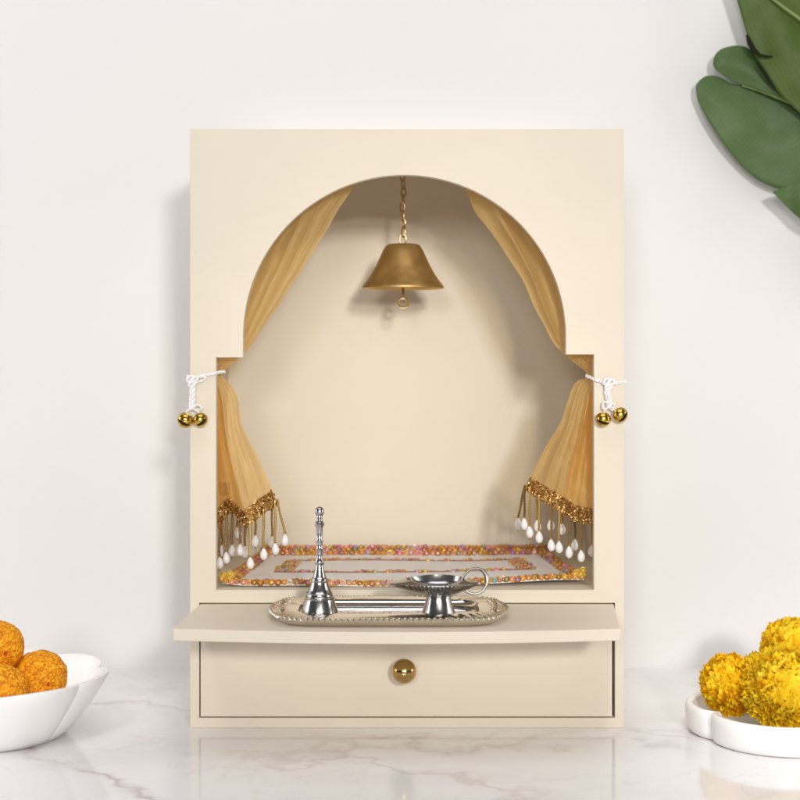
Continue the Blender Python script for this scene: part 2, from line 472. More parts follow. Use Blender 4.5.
def curtain(label, side, E0, E1, K0, K1, R, B, tassels, tab, seed):
    rnd = random.Random(seed)
    base = P(*B[len(B)//2][:2], .03)
    root = thing('curtain', label, 'curtain', (base.x, .03, ZF), 'organza curtains of the shrine')
    E0 = V2(E0); E1 = V2(E1); Bv = [Vector(b) for b in B]; R = V2(R)
    NU, NV = 150, 64
    ph = rnd.uniform(0, 6)
    def crease(t):                               # soft rounds between sharp valleys
        return 1.5*abs(sin(t*.5))**.8 - .95
    def fold(u, v):
        return (.62*crease(2*pi*(3.1*u + .14*sin(2.6*v+ph)) + ph) + .30*crease(2*pi*(5.7*u+.22*sin(2.3*v+1)) + 2*ph)
                + .10*sin(2*pi*(2.1*u) + 7*v + ph) + .16*mn.noise(Vector((9*u + 4*v, 9*v, seed))))
    rows = []
    for j in range(NV+1):                       # arch down to the tie
        v = j/NV
        a = interp(E0, v); b_ = interp(E1, v); row = []
        for i in range(NU+1):
            u = i/NU
            q = a.lerp(b_, u)
            A = .0230*(1-.70*v)*(1-.55*u**6)
            Y = .036 + A*fold(u, v) - .012*v + .0028*mn.noise(Vector((5*u, 7*v, seed)))*(1-v) + .0010*mn.noise(Vector((16*u+5*v, 20*v, seed)))*(1-v)
            row.append(P(q.x + 1.6*mn.noise(Vector((3*u, 9*v, seed+8)))*(1-v)*u*u*(6 if v > .04 else 1)*.4, q.y, max(Y, .0135)))
        rows.append(row)
    kz = rows[-1]
    low = []
    def lower(u, v):
        k = Vector((K0[0] + (K1[0]-K0[0])*u, K0[1] + (K1[1]-K0[1])*u, 0))
        e = interp(Bv, u)
        re = interp(R, v)                       # free edge
        ee = interp(Bv, 1.0)
        k1 = Vector((K1[0], K1[1], 0))
        straight = k1.lerp(Vector((ee.x, ee.y, 0)), v)
        off = (re - straight)*u**1.6
        q = k.lerp(Vector((e.x, e.y, 0)), v) + off
        A = .0140*sin(pi*min(v*1.25, 1)*.5)*(1-.3*v)
        Y = .0235*(1-v) + e.z*v + A*fold(u+.07, 1.3-v)*(1-.75*v**3) + v*(.0040*mn.noise(Vector((5*u, 6*v, seed+3))) + .0012*mn.noise(Vector((15*u-4*v, 18*v, seed))))
        return P(q.x, q.y, max(Y, .0135))
    for j in range(NV+1):
        v = j/NV
        low.append([lower(i/NU, v) for i in range(NU+1)])
    # the tie gathers the two lengths: one sheet
    for i in range(NU+1): low[0][i] = kz[i].lerp(low[0][i], .5)
    rows[-1] = low[0]
    mb = MB(); mb.grid(rows + low[1:])
    back = []                                    # the side hem folded back behind the drape
    for j in range(0, 2*NV+1):
        v = (j-NV)/NV if j > NV else j/NV
        src = (rows + low[1:])[j]
        r_ = []
        for i in range(0, 61):
            k = i/60
            p = src[int(k*NU*(.42 if j <= NV else .50))]
            r_.append(Vector((p.x, p.y + (.004 + .016*k*(v if j > NV else 1-v) + .002*sin(9*k+5*v)), p.z + .004*k*(v if j > NV else 0))))
        back.append(r_)
    mb.grid(back)
    obj('fabric', mb, m_org, root, angle=180)
    # glitter trim
    mb = MB()
    band = []
    for j in range(4):
        band.append([lower(i/NU, 1) .lerp(lower(i/NU, .895), j/3) + Vector((0, -.0012, 0)) for i in range(NU+1)])
    for r_ in band:
        pass
    mb.grid(band, (.42, .24, .07))
    cols = [(.62,.36,.11), (.80,.52,.20), (.40,.20,.055), (.90,.64,.30), (.24,.115,.035), (.70,.40,.15)]
    for k in range(1500):
        u = rnd.random(); h = rnd.random()
        p = lower(u, 1).lerp(lower(u, .895), h)
        p = p + Vector((rnd.uniform(-.001, .001), rnd.uniform(-.0035, .0015), rnd.uniform(-.001, .001)))
        p.y = max(p.y, .0128)
        r = rnd.uniform(.0006, .0013)
        M = Matrix.Rotation(rnd.uniform(0, 3), 4, 'X') @ Matrix.Rotation(rnd.uniform(0, 3), 4, 'Y')
        mb.ball(p, r, (1, 1, .5), 6, 4, rnd.choice(cols), M)
    obj('glitter_trim', mb, m_sequin, root, smooth=False)
    # pearl tassels
    for (x, yp, far) in tassels:
        best = min((abs(interp(Bv, i/60).x - x), i/60) for i in range(61))[1]
        e = interp(Bv, best)
        Y = max(e.z + (.028 if far else -.003), .016)
        xs = [q.x for q in Bv]
        xt = min(max(x, min(xs)+1), max(xs)-1)
        pt = P(xt, min(e.y - 5, yp - 14), Y); pp = P(x, yp - 6.5, Y)
        m = 22; mb = MB()
        pts = [pt.lerp(pp, i/m) + Vector((.0003*sin(i*.3+x), 0, 0)) for i in range(m+1)]
        mb.tube(pts, [.0010 + .0005*(i % 2) for i in range(m+1)], 7, c=rnd.choice([(.42,.26,.08), (.55,.36,.13), (.30,.18,.06)]))
        ts = obj('tassel', mb, m_sequin, root)
        prof = []
        hh = .0136; rr = .0041
        for i in range(17):
            t = i/16
            w_ = sqrt(max(0, 1-((.4-t)/.4)**2)) if t < .4 else max(0, cos((t-.4)/.6*pi/2))**.85
            prof.append((rr*w_, -hh + hh*t))
        mb = MB(); T = Matrix.Translation(pp) @ Matrix.Rotation(rnd.uniform(-.08, .08), 4, 'Y')
        mb.lathe(prof, 16, T); obj('pearl', mb, m_pearl, ts, angle=180)
        mb = MB(); mb.ball(pp + Vector((0, 0, -hh-.0006)), .0010, n=8, m=6, c=(.6, .4, .12)); mb.ball(pp + Vector((0,0,.0002)), .0015, n=8, m=6, c=(.7,.46,.15))
        obj('end_bead', mb, m_sequin, ts)
    if tab:
        mb = MB()
        x, y, w, h = tab
        rows_ = [[P(x + w*i/4, y + h*j/4 + .8*sin(i), .055 + .002*sin(i*1.4)) for i in range(5)] for j in range(5)]
        mb.grid(rows_)
        o = obj('ribbon_tab', mb, m_tab, root)
        sm = o.modifiers.new('thickness', 'SOLIDIFY'); sm.thickness = .0012
    return root

curtain('sheer golden curtain in the left half of the arch, pearl fringe hanging behind the handbell', -1,
    [(203,166), (203,270), (206,373)],
    [(360,176), (354,186), (331,223), (303,268), (272,314), (247,350), (221,373)],
    (206,374), (221,374),
    [(221,374), (237,395), (242,425), (261,464), (278,504)],
    [(209,528,.034), (217,529,.030), (225,517,.040), (233,513,.056), (240,521,.052), (248,527,.028), (262,515,.032), (278,504,.046)],
    [(219.6,563,0), (226,558,0), (232,551,1), (240,550,0), (250,563,0), (255.5,541,1), (263.5,554,0), (275,549,0), (285,540,0), (237.5,533,1), (272,542,1), (245,552,1), (222,551,1)],
    (219,482,11,13), 3)
curtain('sheer golden curtain in the right half of the arch, pearl fringe above the mat corner', 1,
    [(607,166), (607,270), (603,375)],
    [(460,178), (464,188), (481,219), (506,254), (525,286), (541,320), (557,347), (590,375)],
    (603,377), (588,377),
    [(588,377), (575,383), (567.5,401), (560,423), (545,448), (524,490)],
    [(600,525,.036), (590,524,.030), (575,521,.034), (560,512,.030), (540,500,.036), (524,490,.048)],
    [(518,524,1), (524,524,0), (529.4,532,0), (539,537,0), (537,526,1), (551,545,0), (559,547,0), (562,529,1), (569,552,0), (581,556,0), (575,545,1), (592,551,1), (551,525,1)],
    None, 11)

# ------------------------------------------------------------------ jingle-bell ties
def jingle(p, r, rot, root):
    mb = MB()
    M = Matrix.Translation(p) @ rot
    prof = []
    for i in range(25):
        t = -pi/2 + pi*i/24
        s = 1 + .05*cos(2*t)
        prof.append((max(r*cos(t)**.85 if abs(cos(t)) > 1e-6 else 0, 0)*s, r*.96*sin(t)))
    # mouth: near-black tube on the uncut shell, coloured for the shade inside
    def mod(a, rr, z):
        return rr
    mb.lathe(prof, 28, M, (1, 1, 1))
    b = obj('jingle_bell', mb, m_goldp, root, angle=60)
    mb = MB()
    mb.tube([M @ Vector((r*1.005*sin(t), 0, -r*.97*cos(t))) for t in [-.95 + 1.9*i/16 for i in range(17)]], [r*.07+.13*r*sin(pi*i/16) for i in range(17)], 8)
    obj('slit_shade', mb, m_dry_slit, b)
    mb = MB()
    mb.tube([M @ Vector((r*.28*cos(t), 0, r*1.12 + r*.30*sin(t))) for t in [2*pi*i/16 for i in range(16)]], r*.085, 6, True)
    obj('loop', mb, m_gold, b)
    mb = MB()
    mb.tube([M @ Vector((r*1.03*cos(t), r*1.03*sin(t), 0)) for t in [2*pi*i/28 for i in range(28)]], r*.055, 6, True)
    obj('seam', mb, m_gold, b)

def cordlike(mb, pts, r, twist=3, n=60):
    """two plies twisted together"""
    vs = [Vector(p) for p in pts]
    for s in (0, pi):
        out = []
        for i in range(n+1):
            c = interp(vs, i/n); d = interp(vs, min(i/n+.02, 1)) - interp(vs, max(i/n-.02, 0)); d.normalize()
            a = d.cross(Vector((0, 1, 0))); a.normalize(); b = d.cross(a)
            q = s + twist*2*pi*i/n
            out.append(c + (a*cos(q) + b*sin(q))*r*.55)
        mb.tube(out, r*.62, 7)

def tie(label, cord_pts, braid_pts, tails, bells, knot, pin):
    p0 = P(*knot, -.004)
    root = thing('jingle_bell_tie', label, 'curtain tie', p0, 'jingle bell ties on the front panel')
    mb = MB()
    cordlike(mb, [P(x, y, Y) for x, y, Y in cord_pts], .0017, 5)
    cordlike(mb, [P(x, y, Y) for x, y, Y in braid_pts], .0022, 3)
    cordlike(mb, [P(x-2.2, y, Y+.001) for x, y, Y in braid_pts], .0018, 2.4)
    for t in tails: cordlike(mb, [P(x, y, Y) for x, y, Y in t], .0011, 3, 30)
    for k in range(3):
        q = P(knot[0] + (-2, 2, 0)[k], knot[1] + (0, 1, 5)[k], -.005)
        mb.tube([q + Vector((.0034*cos(t), .0008*sin(2*t)-.001, .0026*sin(t) + .0012*cos(t))) for t in [2*pi*i/18 for i in range(18)]], .0014, 7, True)
    obj('cord', mb, m_cord, root)
    for (x, y, r, rx, ry) in bells:
        R = Matrix.Rotation(ry, 4, 'Y') @ Matrix.Rotation(rx, 4, 'X')
        jingle(P(x, y, -.0095), r/S, R, root)
    return root
tie('two gold jingle bells on white cord tying back the left curtain',
    [(225,371.5,.012), (219,372.5,.006), (214.5,373.5,-.0022), (205,375,-.0022), (194,377.5,-.0024), (187,376.5,-.0022)],
    [(193,378,-.0042), (193.5,389,-.0052), (193,400,-.0056), (192.5,410,-.0062)],
    [[(193,379,-.004), (200,377,-.004), (206,378,-.0035), (197,383,-.004)], [(193,408,-.006), (197,405,-.007), (202,408,-.006), (198,411,-.006)],
     [(192,409,-.006), (188,410,-.006), (186,413,-.0065)], [(194,409,-.006), (198,412,-.006), (200,413,-.006)]],
    [(185.2,420.3,7.6,-1.15,.5), (200.4,419.8,6.9,-1.0,-.7)], (192.5,378.5), None)
tie('two gold jingle bells on white cord tying back the right curtain',
    [(586,375.5,.012), (591,377.5,.006), (595.5,379.6,-.0022), (603,382.5,-.0024), (609,384,-.0026), (617,383.2,-.0022), (626,381.5,-.0018)],
    [(608.5,382,-.0042), (608,392,-.0052), (609.5,400,-.0056), (610.5,408,-.0062)],
    [[(610,404,-.006), (604,402,-.007), (602.5,408,-.006), (606,409,-.0065)], [(610,405,-.006), (614,404,-.007), (613,410,-.006), (610,409,-.006)],
     [(609,407,-.006), (605,410,-.006), (604,413,-.006)], [(611,407,-.006), (614,409,-.006), (616,411,-.006)]],
    [(603.2,419.4,7.2,-1.1,.3), (620.4,415.0,7.4,-1.05,-.9)], (608.6,381.5), None)

# ------------------------------------------------------------------ beaded mat on the niche floor
FZ = ZF - .0005
mroot = thing('shrine_mat', 'white cloth mat with a bright beaded border, laid on the niche floor', 'mat', (0, .13, FZ))
FL, FR, BR, BL = Vector((-.192, .022, 0)), Vector((.190, .036, 0)), Vector((.172, .254, 0)), Vector((-.172, .252, 0))
def mat_h(s, t):
    h = .0026 + .0008*sin(9*s+2*t) * sin(5*t+1)
    h += .0050*max(0, (s-.62)/.38)**1.5*(1-t)*(1-.35*max(0,(s-.9)/.1)) + .0015*max(0, s-.4)*(1-t)
    h += .0045*max(0, (t-.9)/.1)**2
    h += .003*max(0, (.08-s)/.08)**2
    return h
def mp_(s, t, dz=0):
    p = FL.lerp(FR, s).lerp(BL.lerp(BR, s), t)
    return Vector((p.x, p.y + .006*sin(pi*s)*(1-t)*-1, FZ + mat_h(s, t) + dz))
mb = MB()
top_ = [[mp_(i/70, j/40) for i in range(71)] for j in range(41)]
mb.grid(top_)
o = obj('cloth', mb, m_cloth, mroot, angle=180)
sm = o.modifiers.new('thickness', 'SOLIDIFY'); sm.thickness = .0016; sm.offset = -1
PAL = [(.60,.28,.05)]*3 + [(.78,.48,.12)]*2 + [(.85,.34,.12)]*2 + [(.90,.64,.12)]*2 + [(.90,.25,.40), (.90,.38,.50), (.88,.62,.60), (.30,.48,.28)] + [(.70,.17,.30), (.62,.20,.42), (.40,.27,.58), (.28,.40,.60), (.70,.30,.22), (.75,.42,.30)]
RING = [(.45,.19,.03), (.58,.29,.05), (.36,.15,.03), (.66,.38,.09)]
rnd = random.Random(5)
def rosette(mb, p, r, nrm, own=None):
    M = nrm.to_track_quat('Z', 'Y').to_matrix().to_4x4()
    mb.ball(p, r*.62, (1, 1, .75), 8, 5, own or rnd.choice(PAL), M)
    c = own or (rnd.choice(PAL) if rnd.random() < .30 else rnd.choice(RING))
    vs = []; fs = []
    n, m = 11, 5
    for i in range(n):
        a = 2*pi*i/n; rr = r*(.80 + .07*(i % 2))
        for k in range(m):
            q = 2*pi*k/m
            vs.append(p + M @ Vector(((rr + r*.27*cos(q))*cos(a), (rr + r*.27*cos(q))*sin(a), r*.27*sin(q))))
    for i in range(n):
        for k in range(m):
            fs.append((i*m+k, ((i+1) % n)*m+k, ((i+1) % n)*m+(k+1) % m, i*m+(k+1) % m))
    mb.add(vs, fs, c)
mb = MB()
def border_run(a, b, n, inward, r, lift=0.0, tilt=.9):
    for k in range(n):
        w = (k+.5)/n
        s = a[0] + (b[0]-a[0])*w + inward[0]; t = a[1] + (b[1]-a[1])*w + inward[1]
        p = mp_(s, t, r*.5 + lift) + Vector((rnd.uniform(-.0008, .0008), rnd.uniform(-.0008, .0008), rnd.uniform(-.0004, .0006)))
        nrm = Vector((rnd.uniform(-.5, .5), -tilt + rnd.uniform(-.3, .3), 1))
        rosette(mb, p, r*rnd.uniform(.85, 1.1), nrm)
R_ = .0033
border_run((0,0), (1,0), 62, (0, .0), R_, tilt=1.2)
border_run((0,0), (1,0), 54, (.008, .030), R_)
border_run((0,0), (1,0), 40, (.002, .052), R_*.8)
border_run((0,1), (1,1), 54, (0, -.012), R_, .0015, 1.6)
border_run((0,1), (1,1), 54, (.01, -.045), R_, .0005, 1.4)
border_run((0,1), (1,1), 54, (.005, -.012), R_*.8, .0055, 1.6)
for s0, sg in ((.008, 1), (.992, -1)):
    border_run((s0,0), (s0,1), 30, (0, 0), R_)
    border_run((s0,0), (s0,1), 30, (sg*.022, .01), R_)
    border_run((s0,0), (s0,1), 26, (sg*.010, .01), R_*.8, .003)
for k in range(900):                      # tiny filler beads between the rosettes
    e = rnd.random()
    if e < .36: s, t = rnd.random(), rnd.uniform(-.006, .05)
    elif e < .66: s, t = rnd.random(), rnd.uniform(.94, .995)
    elif e < .83: s, t = rnd.uniform(-.004, .035), rnd.random()
    else: s, t = rnd.uniform(.965, 1.004), rnd.random()
    mb.ball(mp_(s, t, rnd.uniform(.0005, .0035)), rnd.uniform(.0008, .0013), (1,1,1), 6, 4, rnd.choice(RING + PAL[:3]))
# puffs of gilt ribbon gathered at the two front corners
for s in (.012, .988):
    for k in range(16):
        p = mp_(s, .02, .003) + Vector((rnd.uniform(-.006, .006), rnd.uniform(-.004, .004), rnd.uniform(-.001, .006)))
        rosette(mb, p, rnd.uniform(.0026, .0040), Vector((rnd.uniform(-.8, .8), -1, rnd.uniform(-.2, .9))), (.72,.47,.08))
obj('beaded_border', mb, m_bead, mroot)
# inner frame of the same braid
mb = MB()
si0, si1, ti0, ti1 = .105, .895, .375, .80
bw, bt_ = .054, .028
for (a, b_, c, d) in ((si0, si0+bw, ti0, ti1), (si1-bw, si1, ti0, ti1), (si0+bw, si1-bw, ti0, ti0+bt_), (si0+bw, si1-bw, ti1-bt_, ti1)):
    na, nb = max(2, int((b_-a)*60)), max(2, int((d-c)*40))
    mb.grid([[mp_(a+(b_-a)*i/na, c+(d-c)*j/nb, .0006) for i in range(na+1)] for j in range(nb+1)], (.50, .22, .05))
    area = (b_-a)*(d-c)
    for k in range(int(area*6200)):
        s = rnd.uniform(a, b_); t = rnd.uniform(c, d)
        if rnd.random() < .22: rosette(mb, mp_(s, t, .0010), .0030, Vector((rnd.uniform(-.2,.2), -.3, 1)))
        else: mb.ball(mp_(s, t, .0010), rnd.uniform(.0008, .0014), (1, 1, .7), 6, 4, rnd.choice(PAL + RING))
obj('inner_border', mb, m_bead, mroot)

# ------------------------------------------------------------------ silver tray on the shelf
TX, TYc = (389-VX)/S/1.048, -.0735
tray = thing('silver_tray', 'oblong silver tray with rope edged chased rim on the pulled out shelf', 'tray', (TX, TYc, ST))
def tray_loop(hx, hy, z, n=240, p=6.0, ends=0.0):
    out = []
    for i in range(n):
        a = 2*pi*i/n
        c, s_ = cos(a), sin(a)
        x = hx*math.copysign(abs(c)**(2/p), c); y = hy*math.copysign(abs(s_)**(2/p), s_)
        if ends: x += math.copysign(ends*max(0, 1-(y/(hy*.62))**2)**1.5, c) if abs(c) > .3 else 0
        out.append(Vector((TX+x, TYc+y, z)))
    return out
def loft(mb, loops, cap0=True, cap1=True):
    n = len(loops[0]); vs = [p for l in loops for p in l]
    fs = [(j*n+i, j*n+(i+1) % n, (j+1)*n+(i+1) % n, (j+1)*n+i) for j in range(len(loops)-1) for i in range(n)]
    if cap0: fs.append(tuple(reversed(range(n))))
    if cap1: fs.append(tuple(range((len(loops)-1)*n, len(loops)*n)))
    mb.add(vs, fs)
z = ST + .0002
# underside, up to the rim, then down into the basin
mb = MB()
rim = [(.0885, .0425, .0098, 0), (.0920, .0460, .0110, .0), (.0990, .0525, .0113, .002), (.1065, .0600, .0100, .005), (.1095, .0645, .0088, .009)]
inner = [tray_loop(a, b_, z+h, ends=e) for a, b_, h, e in rim]
under = [tray_loop(.098, .053, z), tray_loop(.103, .0585, z+.0012), tray_loop(.1065, .062, z+.0045), tray_loop(.1095, .0645, z+.0078, ends=.007)]
for k, l in enumerate(inner[1:4]):        # chased lobes on the rim
    for i, p in enumerate(l):
        a = 2*pi*i/len(l)
        p.z += .0004*sin(36*a + k*.9) * (1, 1.3, .8)[k]
loft(mb, under + list(reversed(inner)), True, False)
obj('rim', mb, m_tray, tray, angle=60)
mb = MB()
edge = tray_loop(.1102, .0652, z+.0086, n=360, ends=.007)
for i in range(0, 360):
    a = edge[i]; b_ = edge[(i+1) % 360]
d = []
acc = 0
for i in range(360):
    a = edge[i]; b_ = edge[(i+1) % 360]; acc += (b_-a).length
N = 116; step = acc/N; run = 0; nxt = 0
for i in range(360):
    a = edge[i]; b_ = edge[(i+1) % 360]; l = (b_-a).length
    while nxt <= run + l and nxt < acc - step*.5:
        p = a.lerp(b_, (nxt-run)/l); t = (b_-a).normalized()
        M = Matrix.Rotation(math.atan2(t.y, t.x), 4, 'Z') @ Matrix.Rotation(.55, 4, 'Y')
        mb.ball(p, .0019, (1.45, .95, .75), 8, 6, None, M)
        nxt += step
    run += l
obj('rope_edge', mb, m_tray, tray)
mb = MB()
basin = [tray_loop(.0888, .0428, z+.0099), tray_loop(.0880, .0422, z+.0085), tray_loop(.0860, .0405, z+.0062), tray_loop(.0825, .037, z+.0046), tray_loop(.074, .030, z+.0039), tray_loop(.04, .012, z+.0037)]
loft(mb, basin, False, True)
obj('basin', mb, m_basin, tray, angle=60)
for sx in (-1, 1):                         # embossed sprays of leaves, one at each end of the rim
    mb = MB()
    for k in range(7):
        a = -.9 + 1.8*k/6
        c = Vector((TX + sx*(.098 + .004*cos(a)), TYc + .022*sin(a)*1.5, z+.0116))
        for q in range(3):
            M = Matrix.Rotation(a*sx + (q-1)*.9, 4, 'Z')
            mb.ball(c + M @ Vector((sx*.003, 0, 0)), .0034, (1.2, .42, .35), 8, 5, None, M)
    obj('chased_spray', mb, m_tray, tray)

# ------------------------------------------------------------------ hand bell
hb = P(319.5, 616, -.094)
hbz = z + .0104                              # the foot rides on the near rim and basin lip
pxh = (1 - .094/D)/S
hbz = hb.z
hand = thing('hand_bell', 'silver hand bell with a long turned handle standing on the tray', 'hand bell', (hb.x, -.094, hbz))
T = Matrix.Translation((hb.x, -.094, hbz))
bp = [(0, .2), (16.5, .2), (16.2, 0), (18.4, 0), (18.7, 2), (18.2, 5), (16.9, 10), (15.6, 14), (14.4, 17.2), (14.9, 18.2), (14.7, 19.4), (13.6, 20.2), (12.8, 22.6), (13.1, 23.6), (12.0, 24.8),
      (10.6, 28), (9.0, 32), (8.1, 35), (8.4, 36), (8.0, 37.5), (6.6, 39)]
hp = [(6.6, 39), (5.4, 43), (4.2, 48), (3.7, 51), (4.6, 52.5), (5.0, 54), (4.5, 55.6), (3.5, 57), (3.1, 60), (3.3, 66), (3.8, 67), (3.3, 68), (3.2, 74), (3.7, 75), (3.7, 76.2), (3.2, 77), (3.3, 82), (3.4, 88), (4.2, 90),
      (5.0, 92), (4.2, 94), (3.3, 95), (2.9, 97), (3.2, 98.4)]
for i in range(12):
    t = -.95 + (pi/2+.95)*i/11
    hp.append((max(4.8*cos(t), 0), 104.4 + 5.1*sin(t)))
mb = MB(); mb.lathe([(r*pxh, h*pxh) for r, h in bp], 56, T); obj('bell_body', mb, m_silver, hand, angle=40)
mb = MB(); mb.lathe([(r*pxh, h*pxh) for r, h in hp], 32, T); obj('handle', mb, m_silver, hand, angle=40)

# ------------------------------------------------------------------ oil lamp
LY = -.094
lc = P(438.5, 616.4, LY); pl_ = (1+LY/D)/S
lamp = thing('oil_lamp', 'silver oil lamp with pointed spout and ring handle on the tray', 'oil lamp', (lc.x, LY, lc.z))
T = Matrix.Translation((lc.x, LY, lc.z))
st = [(0, .3), (15.5, .3), (15.5, 0), (18, 0), (18.3, 1.5), (16.8, 4), (14.8, 9), (13.2, 15), (12.4, 18), (12.2, 19), (13.0, 19.8), (12.8, 20.8), (12.2, 21.6), (13, 23)]
mb = MB(); mb.lathe([(r*pl_, h*pl_) for r, h in st], 56, T); obj('stem', mb, m_silver, lamp, angle=40)
def lr(a, base, spout, flute=0.0, lip=0.0):
    c = cos(a-pi)
    return base + (spout*max(0, c)**7 if c > 0 else 0) + lip*max(0, -c)**9 + flute*sin(48*a)
mb = MB(); loops = []
for base, spout, zz, fl, lip in ((12.4, 0, 21.2, 0, 0), (16, 1, 22.6, .15, 0), (22, 5, 25.4, .40, 2), (27, 13, 28.6, .6, 5), (31, 17, 31.6, .65, 7), (32.6, 18.5, 33.4, .40, 7.5), (31.8, 17.5, 34.4, .1, 6.5), (28.6, 12, 35.6, 0, 4), (27.2, 9, 37.6, 0, 1),
                                 (26.2, 7, 37.4, 0, 0), (25.2, 5, 34.0, 0, 0), (22.5, 3, 28.5, 0, 0), (17, 1, 25.0, 0, 0), (9, 0, 23.8, 0, 0), (3, 0, 23.6, 0, 0)):
    lp = []
    for i in range(192):
        a = 2*pi*i/192; r = lr(a, base, spout, fl, lip)*pl_
        up = 0.0 if base < 20 else 1.0*abs(sin(a))**2*(base/33)
        lp.append(Vector((lc.x + r*cos(a), LY + r*sin(a)*.93, lc.z + (zz+up)*pl_)))
    loops.append(lp)
loft(mb, loops, True, True)
obj('bowl', mb, m_silver, lamp, angle=50)
mb = MB()
rp = V2([(459,587), (462,579), (467,572), (474,568.5), (481,569.5), (486,575), (487,583), (483,590.5), (476,594), (468.5,592.5), (464,588)])
rp = [interp(rp, i/44) for i in range(45)]
mb.tube([P(q.x, q.y, LY + .004*sin(i*.12)) for i, q in enumerate(rp)], [.0012 + .0010*math.exp(-((i-23)/5)**2) for i in range(45)], 9)
mb.ball(P(464, 588, LY), .0019, n=10, m=7)
obj('ring_handle', mb, m_pewter, lamp)

# ------------------------------------------------------------------ bowl of sweets
def grain(co, s):
    return 0
BXc, BYc = -.430, -.030
NL = 8; cusp = radians(-25)
def lobe(a):
    w = ((a - cusp) / (2*pi/NL)) % 1.0
    return sin(pi*w)**.75, w
mb = MB(); loops = []
prof = [(.074, 0, 0), (.081, .0015, .12), (.088, .008, .35), (.098, .020, .55), (.109, .036, .8), (.118, .050, .95), (.1235, .0605, 1.0), (.1235, .0632, 1.0), (.1205, .0635, 1.0),
        (.115, .056, .9), (.104, .040, .75), (.091, .024, .5), (.075, .014, .25), (.05, .010, 0), (.02, .009, 0)]
n = 320
for r, h, w in prof:
    lp = []
    for i in range(n):
        a = 2*pi*i/n; lb, u = lobe(a)
        rr = r + w*(.0095*lb - .0055) + w*.0012*(u-.5)
        zz = h + (w**2)*.0034*(lb-.6)*(1 if h > .03 else .3)
        lp.append(Vector((BXc + rr*cos(a), BYc + rr*sin(a)*.96, max(zz, 0))))
    loops.append(lp)
loft(mb, loops, True, True)
bw_ = tag(obj('petal_bowl', mb, m_ceram, angle=70), 'white petal sided bowl of orange sweet balls on the marble', 'bowl')

from mathutils import noise as mn
def sweet(c, r, label, seed):
    mb = MB()
    mb.ball((0, 0, 0), r, (1, 1, 1), 96, 64)
    R = Matrix.Rotation(seed*1.7, 4, 'X') @ Matrix.Rotation(seed*.9, 4, 'Z')
    out = []
    for v in mb.v:
        q = Vector(v); nn = q.normalized()
        d = .050*mn.noise(nn*2.1 + Vector((seed, 0, 0))) + .030*mn.noise(nn*7 + Vector((0, seed, 0))) + .022*mn.noise(nn*24 + Vector((0, 0, seed)))
        out.append(R @ (q*(1+d)))
    mb.v = [tuple(v) for v in out]
    o = obj('sweet_ball', mb, m_lad, angle=180)
    o.location = c
    return tag(o, label, 'sweet', 'orange sweet balls in the petal bowl')
sweet((-.3716, -.030, .059), .0275, 'orange sweet ball with two red specks, nearest the shrine in the petal bowl', 1.0)
sweet((-.3985, -.075, .0555), .0252, 'lower orange sweet ball against the front rim of the petal bowl', 2.3)
sweet((-.4117, -.040, .0915), .0265, 'topmost orange sweet ball resting on two others in the petal bowl', 3.1)

# ------------------------------------------------------------------ dish of marigolds
DX, DY = .408, -.022
ND = 6
mb = MB(); loops = []
cuspd = radians(199)
for r, h, w in [(.104, 0, .8), (.1075, .002, .9), (.1095, .008, 1), (.1105, .024, 1), (.1098, .0285, 1), (.1075, .0298, 1), (.1035, .0295, 1), (.1018, .027, 1), (.1005, .012, 1), (.096, .0085, .9), (.06, .008, .3), (.02, .008, 0)]:
    lp = []
    for i in range(n):
        a = 2*pi*i/n
        u = ((a-cuspd)/(2*pi/ND)) % 1.0
        lb = sin(pi*u)**.42
        rr = r + w*(.017*lb - .010)
        lp.append(Vector((DX + rr*cos(a)*1.02, DY + rr*sin(a)*.95, h)))
    loops.append(lp)
loft(mb, loops, True, True)
tag(obj('scalloped_dish', mb, m_ceram, angle=70), 'low white scalloped stone dish holding yellow marigolds on the marble', 'dish')

